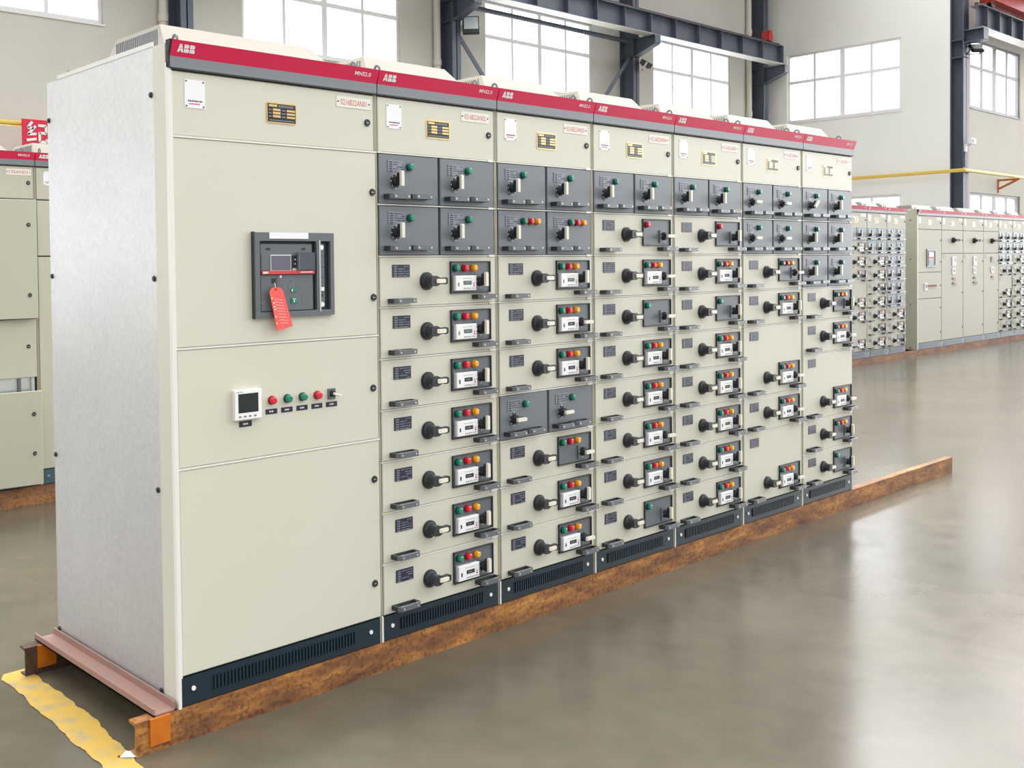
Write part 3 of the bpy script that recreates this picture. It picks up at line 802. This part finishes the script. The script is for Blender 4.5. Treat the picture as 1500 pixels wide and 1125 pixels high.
channel('steel_rail', 13.4, 21.6, YA-.004, 'rust_b', 'reddish brown steel rail beneath the distant cabinets on the right', ztop=-.024)
channel('steel_rail', 13.4, 21.6, YA+.88, 'rust_b', 'brown steel rail beneath the backs of the distant cabinets', ztop=-.024)

# ------------------------------------------------------------------ cabinets behind on the left
YL = 3.727; ZL = .014; SL = 1.016
def leftcab(label, x0, x1, tagtext, **k):
    return farcab(label, x0, x1, tagtext, YL, ZL, SL, group='cabinets behind on the left', **k)
l1 = leftcab('beige cabinet with doors ajar behind on the left, below the red character sign', .165, 1.120, '176AN03')
wl = .952
def ajar(t, z0, z1, ang, locks):
    m = MB(); m.cbox(0, wl-.02, 0, .022, z0, z1, .003, 'paint_back'); d = obj('door', m, t, (.010, 0, 0)); d.rotation_euler = (0, 0, -math.radians(ang))
    for z in locks: obj('door_lock', LOCK, d, (wl-.075, 0, z))
    return d
ajar(l1, 1.115, 1.895, 3.2, (1.73, 1.27)); ajar(l1, .725, 1.108, .2, (.93,)); ajar(l1, .022, .640, 5., (.49, .23))
m = MB(); m.box(.02, wl-.02, .018, .026, .60, .725, 'skin_in'); m.box(wl-.14, wl-.12, .004, .02, .62, .72, 'panel'); m.box(wl-.05, wl-.04, .004, .02, .62, .72, 'screw')
obj('inner_plate', m, l1, label='bright metal inside the open gap')
l2 = leftcab('beige cabinet with closed doors behind the galvanised side, left', 1.120, 2.08, '176AN04')
for a, b, ls in ((1.528,1.895,(1.7,)), (.104,1.520,(1.3,.8,.3))):
    d = obj('door', door_mesh(.010, .95, a, b, 'paint_back'), l2)
    for z in ls: obj('door_lock', LOCK, d, (.91, 0, z))
channel('steel_rail', -.5, 3.2, YL-.004, 'rust_b', 'rusty rail under the cabinets behind on the left', ztop=.012)
channel('steel_rail', -.5, 3.2, YL+.88, 'rust_b', 'rusty rail under the backs of the left cabinets', ztop=.012)

# ------------------------------------------------------------------ hall
YW, XJ, Y2 = 12.4, 26.6, 7.33
TOP = 10.4
WZ0, WZ1, WM = 5.42, 7.22, 6.45
LZ0, LZ1 = 1.0, 3.18
def wall_with_holes(name, axis, const, a0, a1, holes, thick, k):
    """axis 'x': wall runs along x at y=const, body to const+thick. axis 'y': runs along y at x=const"""
    m = MB(); xs = sorted({a0, a1, *[h[0] for h in holes], *[h[1] for h in holes]}); zs = sorted({FZ, TOP, *[h[2] for h in holes], *[h[3] for h in holes]})
    for i in range(len(xs)-1):
        for j in range(len(zs)-1):
            cx, cz = (xs[i]+xs[i+1])/2, (zs[j]+zs[j+1])/2
            if any(h[0] < cx < h[1] and h[2] < cz < h[3] for h in holes): continue
            if axis == 'x': m.box(xs[i], xs[i+1], const, const+thick, zs[j], zs[j+1], k)
            else: m.box(const, const+thick, xs[i], xs[i+1], zs[j], zs[j+1], k)
    return struct(name, m)
WX = [(-10.35,-6.6),(-4.05,-.3),(2.25,6.0),(8.69,12.5),(15.0,18.76),(21.3,25.02)]
holes = [(a, b, WZ0, WZ1) for a, b in WX] + [(a, b, LZ0, LZ1) for a, b in WX]
wall_with_holes('wall_back', 'x', YW, -14, XJ+.24, holes, .24, 'wall')
jh = [(8.50, 11.58, 5.36, 7.26), (8.50, 11.58, LZ0, LZ1)]
wall_with_holes('wall_end', 'y', XJ, Y2, YW, jh, .24, 'wall_lit')
W2 = [(27.95, 31.65), (34.2, 37.9), (40.5, 44.2)]
wall_with_holes('wall_right', 'x', Y2, XJ+.24, 46, [(a, b, 5.40, 7.22) for a, b in W2] + [(a, b, LZ0, LZ1+.02) for a, b in W2], .24, 'wall')
wn = 0
def window(axis, const, a0, a1, z0, z1, cols, mids, fk='frame_w', grow=1.):
    global wn; wn += 1
    m = MB(); fr = .07
    def bx(p0, p1, q0, q1, k=None, d0=.045, d1=.072):
        k = k or fk
        if axis == 'x': m.box(p0, p1, const+d0, const+d1, q0, q1, k)
        else: m.box(const+d0, const+d1, p0, p1, q0, q1, k)
    bx(a0, a0+fr, z0, z1, fk, .041, .11); bx(a1-fr, a1, z0, z1, fk, .041, .11); bx(a0, a1, z0, z0+fr, fk, .040, .112); bx(a0, a1, z1-fr, z1, fk, .040, .112)
    for i in range(1, cols):
        c = a0+(a1-a0)*i/cols; hw = .065 if i*2 == cols else .035; bx(c-hw*grow, c+hw*grow, z0, z1)
    for q in mids: bx(a0+fr, a1-fr, q-.045, q+.045, fk, .042, .070)
    bx(a0-.02, a1+.02, z0-.03, z0, fk, -.02, .12)
    o = struct('window_%d' % wn, m)
    g_ = MB()
    if axis == 'x': g_.box(a0+.01, a1-.01, const+.085, const+.091, z0+.01, z1-.01, 'glass')
    else: g_.box(const+.085, const+.091, a0+.01, a1-.01, z0+.01, z1-.01, 'glass')
    obj('glazing', g_, o)
for a, b in WX:
    window('x', YW, a, b, WZ0, WZ1, 4, [WM]); window('x', YW, a, b, LZ0, LZ1, 4, [2.4])
window('y', XJ, 8.50, 11.58, 5.36, 7.26, 4, [6.48]); window('y', XJ, 8.50, 11.58, LZ0, LZ1, 4, [2.4])
for a, b in W2: window('x', Y2, a, b, 5.40, 7.22, 4, [6.49], 'frame_dim', 1.7); window('x', Y2, a, b, LZ0, LZ1+.02, 4, [2.4], 'frame_dim', 1.7)
m = MB(); m.box(-14, 46, -12, YW+.24, FZ-.2, FZ, 'floor'); struct('floor', m)
# unseen roof; its rooflight openings are added and widened to brighten the hall
m = MB()
for y0, y1 in ((-6, -4.8), (-.6, .5), (4.6, 5.8), (10.2, YW+.24)): m.box(-14, 46, y0, y1, TOP, TOP+.12, 'roof')
for x in range(-14, 47, 6): m.box(x-.25, x+.25, -6, YW+.24, TOP, TOP+.12, 'roof')
struct('ceiling', m)

# steel columns
def column(x0, x1, yf, yb, label):
    m = MB(); y0, y1 = yf, yb
    m.box(x0, x1, y0, y0+.02, FZ, TOP, 'steel'); m.box(x0, x1, y1-.02, y1, FZ, TOP, 'steel'); c = (x0+x1)/2; m.box(c-.012, c+.012, y0, y1, FZ, TOP, 'steel')
    for z in (2.5, 6.5, 6.93): m.box(x0, x1, y0, y1, z-.01, z+.01, 'steel')
    return tag(obj('steel_column', m), label, 'steel column', 'dark steel columns along the walls')
CX = [0.95, 7.20, 13.59, 19.86, 26.10]
lab = ['', 'dark steel column behind the nearest cabinet header', 'dark steel column with square floodlight, beside the cream downpipe',
       'dark steel column with small floodlight between two bright windows', 'dark steel column where the crane beam ends']
for x, lb in list(zip(CX, lab))[1:]: column(x, x+.24, 12.0, 12.395, lb)
column(26.605, 26.95, 7.02, 7.325, 'dark steel column at the wall corner, carrying the security camera')
# crane beams
def beam(x0, x1, yc, z0, z1, label, step, st0):
    t = thing('crane_beam', label, 'crane beam', ((x0+x1)/2, yc, z0)); ox = (x0+x1)/2
    m = MB(); m.box(x0-ox, x1-ox, -.14, .14, .0, .022, 'steel'); m.box(x0-ox, x1-ox, -.008, .008, .022, z1-z0-.02, 'steel'); m.box(x0-ox, x1-ox, -.14, .14, z1-z0-.02, z1-z0, 'steel')
    x = st0
    while x < x1:
        m.box(x-ox-.008, x-ox+.008, -.13, .13, .022, z1-z0-.02, 'steel'); x += step
    m.box(x1-ox-.012, x1-ox, -.14, .14, .02, z1-z0, 'steel')
    obj('girder', m, t)
    m = MB(); m.box(x0-ox, x1-ox, -.155, .14, -.008, .0, 'steel_l'); obj('lower_flange', m, t, label='pale lower flange')
    m = MB(); m.box(x0-ox, x1-ox, -.04, .04, z1-z0, z1-z0+.07, 'rail_top'); obj('crane_rail', m, t, label='brown crane rail')
beam(2.0, 26.1, 11.56, 6.955, 7.46, 'long dark ribbed crane beam running past the windows to the corner', 1.045, 3.06)
beam(26.62, 46, 6.74, 7.17, 7.72, 'dark crane beam at the upper right corner above the window', .84, 27.0)
def bracket(x, yf, ztop, zlow, ytip, tip, label, w=.2):
    m = MB(); m.prism([(yf, ztop), (yf, zlow), (ytip, ztop-tip), (ytip, ztop)], 'x', x+w/2-.012, x+w/2+.012, 'steel')
    m.prism([(yf, ztop-.02), (yf, ztop), (ytip, ztop), (ytip, ztop-.02)], 'x', x, x+w, 'steel')
    m.prism([(yf, zlow), (yf, zlow-.02), (ytip, ztop-tip-.02), (ytip, ztop-tip)], 'x', x, x+w, 'steel')
    m.prism([(ytip, ztop-tip), (ytip-.012, ztop-tip), (ytip-.012, ztop), (ytip, ztop)], 'x', x, x+w, 'steel')
    return tag(obj('beam_bracket', m), label, 'bracket', 'brackets carrying the crane beams')
for x, lb in ((13.59, 'tapered steel bracket above the square floodlight'), (19.86, 'tapered steel bracket above the small floodlight'), (26.10, 'tapered steel bracket under the end of the long crane beam')):
    bracket(x+.01, 11.998, 6.945, 6.52, 11.40, .2, lb, .22)
bracket(26.62, 7.018, 7.155, 6.86, 6.58, .28, 'deep steel bracket under the right crane beam', .3)
# struts and braces
m = MB(); m.tube([(13.84, 12.05, 6.86), (19.85, 12.05, 6.86)], .055, 'steel', 10); tag(obj('horizontal_strut', m), 'grey tubular strut crossing the window between two columns', 'strut')
m = MB(); m.bar((13.84, 12.05, 6.20), (19.85, 12.05, -.05), .10, .02, 'steel'); tag(obj('diagonal_brace', m), 'dark diagonal brace falling right from the floodlight column', 'brace', 'crossed wall braces')
m = MB(); m.bar((19.85, 12.10, 6.50), (13.84, 12.10, .2), .10, .02, 'steel'); tag(obj('diagonal_brace', m), 'grey diagonal brace falling left from the small floodlight column', 'brace', 'crossed wall braces')
# end stop
m = MB(); m.prism([(25.36, 7.52), (25.56, 7.52), (25.52, 7.80), (25.38, 7.80)], 'y', 11.44, 11.66, 'crane'); tag(obj('crane_stop', m), 'small red crane end stop on the long beam', 'end stop')
# overhead crane end carriage
t = thing('overhead_crane', 'red overhead crane carriage on the beam at the upper right corner', 'crane', (29.5, 6.74, 7.79))
m = MB(); m.box(-2.2, 2.6, -.16, .16, .12, .55, 'crane'); m.box(-2.2, 2.6, -.22, .22, .55, .58, 'crane'); m.box(-2.2, 2.6, -.22, .22, .10, .13, 'crane'); obj('end_carriage', m, t)
for x in (-1.9, 2.3):
    m = MB(); m.cyl((x, -.05, .16), .16, .1, 'y', 'black', 20); obj('wheel', m, t)
m = MB(); m.box(.1, .7, -13, -.05, .45, 1.15, 'crane'); obj('bridge_girder', m, t)
# downpipes
for x, lb in ((7.05, 'cream downpipe beside the column behind the nearest cabinet'), (13.46, 'cream downpipe left of the floodlight column'), (25.86, 'cream downpipe left of the corner column')):
    m = MB(); m.cyl((x, 12.32, FZ), .075, TOP-FZ, 'z', 'pipe_w', 14)
    for z in (2.6, 5.6, 7.9): m.cyl((x, 12.32, z), .09, .12, 'z', 'pipe_w', 14)
    tag(obj('downpipe', m), lb, 'pipe', 'cream downpipes')
m = MB(); m.tube([(27.36, 7.2, FZ), (27.36, 7.2, 3.66)], .018, 'rail_top', 8); tag(obj('thin_pipe', m), 'thin brown vertical pipe under the yellow pipe, right of the corner column', 'pipe')
# yellow pipe
m = MB(); m.tube([(-13.9, 11.93, 3.65), (26.44, 11.93, 3.65), (26.44, 6.95, 3.67), (45.9, 6.95, 3.67)], .045, 'pipe_y', 10)
tag(obj('gas_pipe', m), 'long yellow pipe running around the walls above the distant cabinets', 'pipe')
m = MB(); y = 6.95
m.box(29.9, 29.98, 7.30, 7.328, 3.25, 3.62, 'primer'); m.box(29.9, 29.96, 6.80, 7.3, 3.565, 3.615, 'primer'); m.bar((29.93, 7.3, 3.36), (29.93, 6.86, 3.58), .05, .05, 'primer', (1,0,0))
tag(obj('pipe_bracket', m), 'orange triangular bracket holding the yellow pipe at right', 'bracket')
# floodlights
def flood(label, loc, rz, rx, s, w=.27, h=.30, cord=False):
    t = thing('floodlight', label, 'floodlight', loc, 'wall floodlights'); t.rotation_euler = (rx, 0, rz); t.scale = (s, s, s)
    m = MB(); m.cbox(-w/2, w/2, 0, .07, -h/2, h/2, .006, 'black'); m.box(-w/2, w/2, .07, .09, -h*.35, h*.35, 'rim'); obj('housing', m, t)
    m = MB(); m.box(-w/2+.02, w/2-.02, -.004, .002, -h/2+.07, h/2-.02, 'lampglass'); obj('lens', m, t)
    m = MB(); m.box(-w/2-.02, -w/2-.005, .02, .20, -.02, .02, 'screw'); m.box(w/2+.005, w/2+.02, .02, .20, -.02, .02, 'screw'); m.box(-w/2-.02, w/2+.02, .19, .205, -.02, .02, 'screw'); obj('yoke', m, t)
flood('square floodlight with pale lens on the dark column above the braces', (13.93, 11.80, 6.42), math.radians(-42), math.radians(-14), 1.25)
flood('small floodlight tilted down on the column between two windows', (20.13, 11.80, 6.36), math.radians(40), math.radians(-58), 1.0)
flood('floodlight under the bracket of the corner column', (26.9, 6.82, 6.74), math.radians(-40), math.radians(-48), 1.0)
# security camera
t = thing('security_camera', 'white security camera on the dark column at the wall corner', 'security camera', (26.65, 7.019, 4.28))
m = MB(); m.box(-.03, .05, -.05, -.001, -.14, .05, 'cam_w'); m.tube([(.0, -.03, 0), (.05, -.07, .03), (.08, -.12, .04)], .03, 'cam_w'); obj('mount', m, t)
m = MB(); m.box(-.02, .26, -.18, -.10, .05, .18, 'cam_w'); m.box(.02, .16, -.186, -.18, .07, .16, 'black'); obj('housing', m, t)
m = MB(); m.tube([(-.0, -.012, -.1), (-.02, -.012, -.3), (.0, -.012, -.52)], .012, 'rim', 6); obj('cable', m, t)
# sign with character
t = thing('character_sign', 'red square sign with a white character on the wall at left', 'sign', (4.375, 11.80, 3.30))
m = MB(); m.box(0, .43, 0, .03, 0, .41, 'signred'); obj('board', m, t)
m = MB()
def stroke(pts, wd=.038):
    for a, b in zip(pts[:-1], pts[1:]):
        m.bar((a[0], -.003, a[1]), (b[0], -.003, b[1]), wd, .008, 'signwhite')
stroke([(.15, .375), (.08, .285), (.17, .28)]); stroke([(.20, .315), (.08, .185), (.21, .20)]); stroke([(.06, .10), (.21, .125)])
stroke([(.24, .325), (.36, .325), (.36, .215), (.26, .215)]); stroke([(.26, .225), (.26, .085), (.37, .085), (.375, .13)])
obj('character', m, t, label='white painted character')

# ------------------------------------------------------------------ light
w = bpy.data.worlds.new('daylight'); SC.world = w; w.use_nodes = True
nt = w.node_tree; N = nt.nodes; L = nt.links
bg = N['Background']; tc = N.new('ShaderNodeTexCoord')
dot = N.new('ShaderNodeVectorMath'); dot.operation = 'DOT_PRODUCT'; dot.inputs[1].default_value = Vector((.62, .78, .10)).normalized()
L.new(tc.outputs['Generated'], dot.inputs[0])
mr = N.new('ShaderNodeMapRange'); mr.interpolation_type = 'SMOOTHSTEP'; mr.inputs[1].default_value = -.25; mr.inputs[2].default_value = .6; mr.inputs[3].default_value = .72; mr.inputs[4].default_value = 8.0
L.new(dot.outputs['Value'], mr.inputs[0])
sx = N.new('ShaderNodeSeparateXYZ'); L.new(tc.outputs['Generated'], sx.inputs[0])
zr = N.new('ShaderNodeMapRange'); zr.interpolation_type = 'SMOOTHSTEP'; zr.inputs[1].default_value = .15; zr.inputs[2].default_value = .9; zr.inputs[3].default_value = 0; zr.inputs[4].default_value = 1.9
L.new(sx.outputs['Z'], zr.inputs[0])
ad = N.new('ShaderNodeMath'); ad.operation = 'ADD'; L.new(mr.outputs[0], ad.inputs[0]); L.new(zr.outputs[0], ad.inputs[1]); L.new(ad.outputs[0], bg.inputs['Strength'])
bg.inputs['Color'].default_value = (.985, .992, 1, 1)

# ------------------------------------------------------------------ camera
cam = bpy.data.cameras.new('camera'); co = bpy.data.objects.new('camera', cam); COL.objects.link(co); SC.camera = co
f_ = 1514.7075794223904; yaw, pitch, roll = 0.871572079878062, -0.026034189715331085, -0.01368383160040287
F_ = Vector((math.cos(yaw)*math.cos(pitch), math.sin(yaw)*math.cos(pitch), math.sin(pitch)))
R0 = Vector((math.sin(yaw), -math.cos(yaw), 0)); U0 = R0.cross(F_)
R_v = R0*math.cos(roll) + U0*math.sin(roll); U_v = -R0*math.sin(roll) + U0*math.cos(roll)
mt = Matrix((R_v, U_v, -F_)).transposed().to_4x4(); mt.translation = Vector((-1.7282193642486818, -2.987924625761514, 1.4588373740144844))
co.matrix_world = mt
cam.sensor_fit = 'HORIZONTAL'; cam.sensor_width = 36; cam.lens = f_/1500*36
cam.shift_x = 230.32844462618894/1500; cam.shift_y = -131.40543794673153/1500
cam.clip_start = .05; cam.clip_end = 300

SC.view_settings.view_transform = 'Standard'; SC.view_settings.look = 'None'; SC.view_settings.exposure = 0; SC.view_settings.gamma = 1
SC.view_settings.use_curve_mapping = False
SC.cycles.use_denoising = True
SC.cycles.max_bounces = 8; SC.cycles.diffuse_bounces = 4
SC.cycles.sample_clamp_indirect = 20
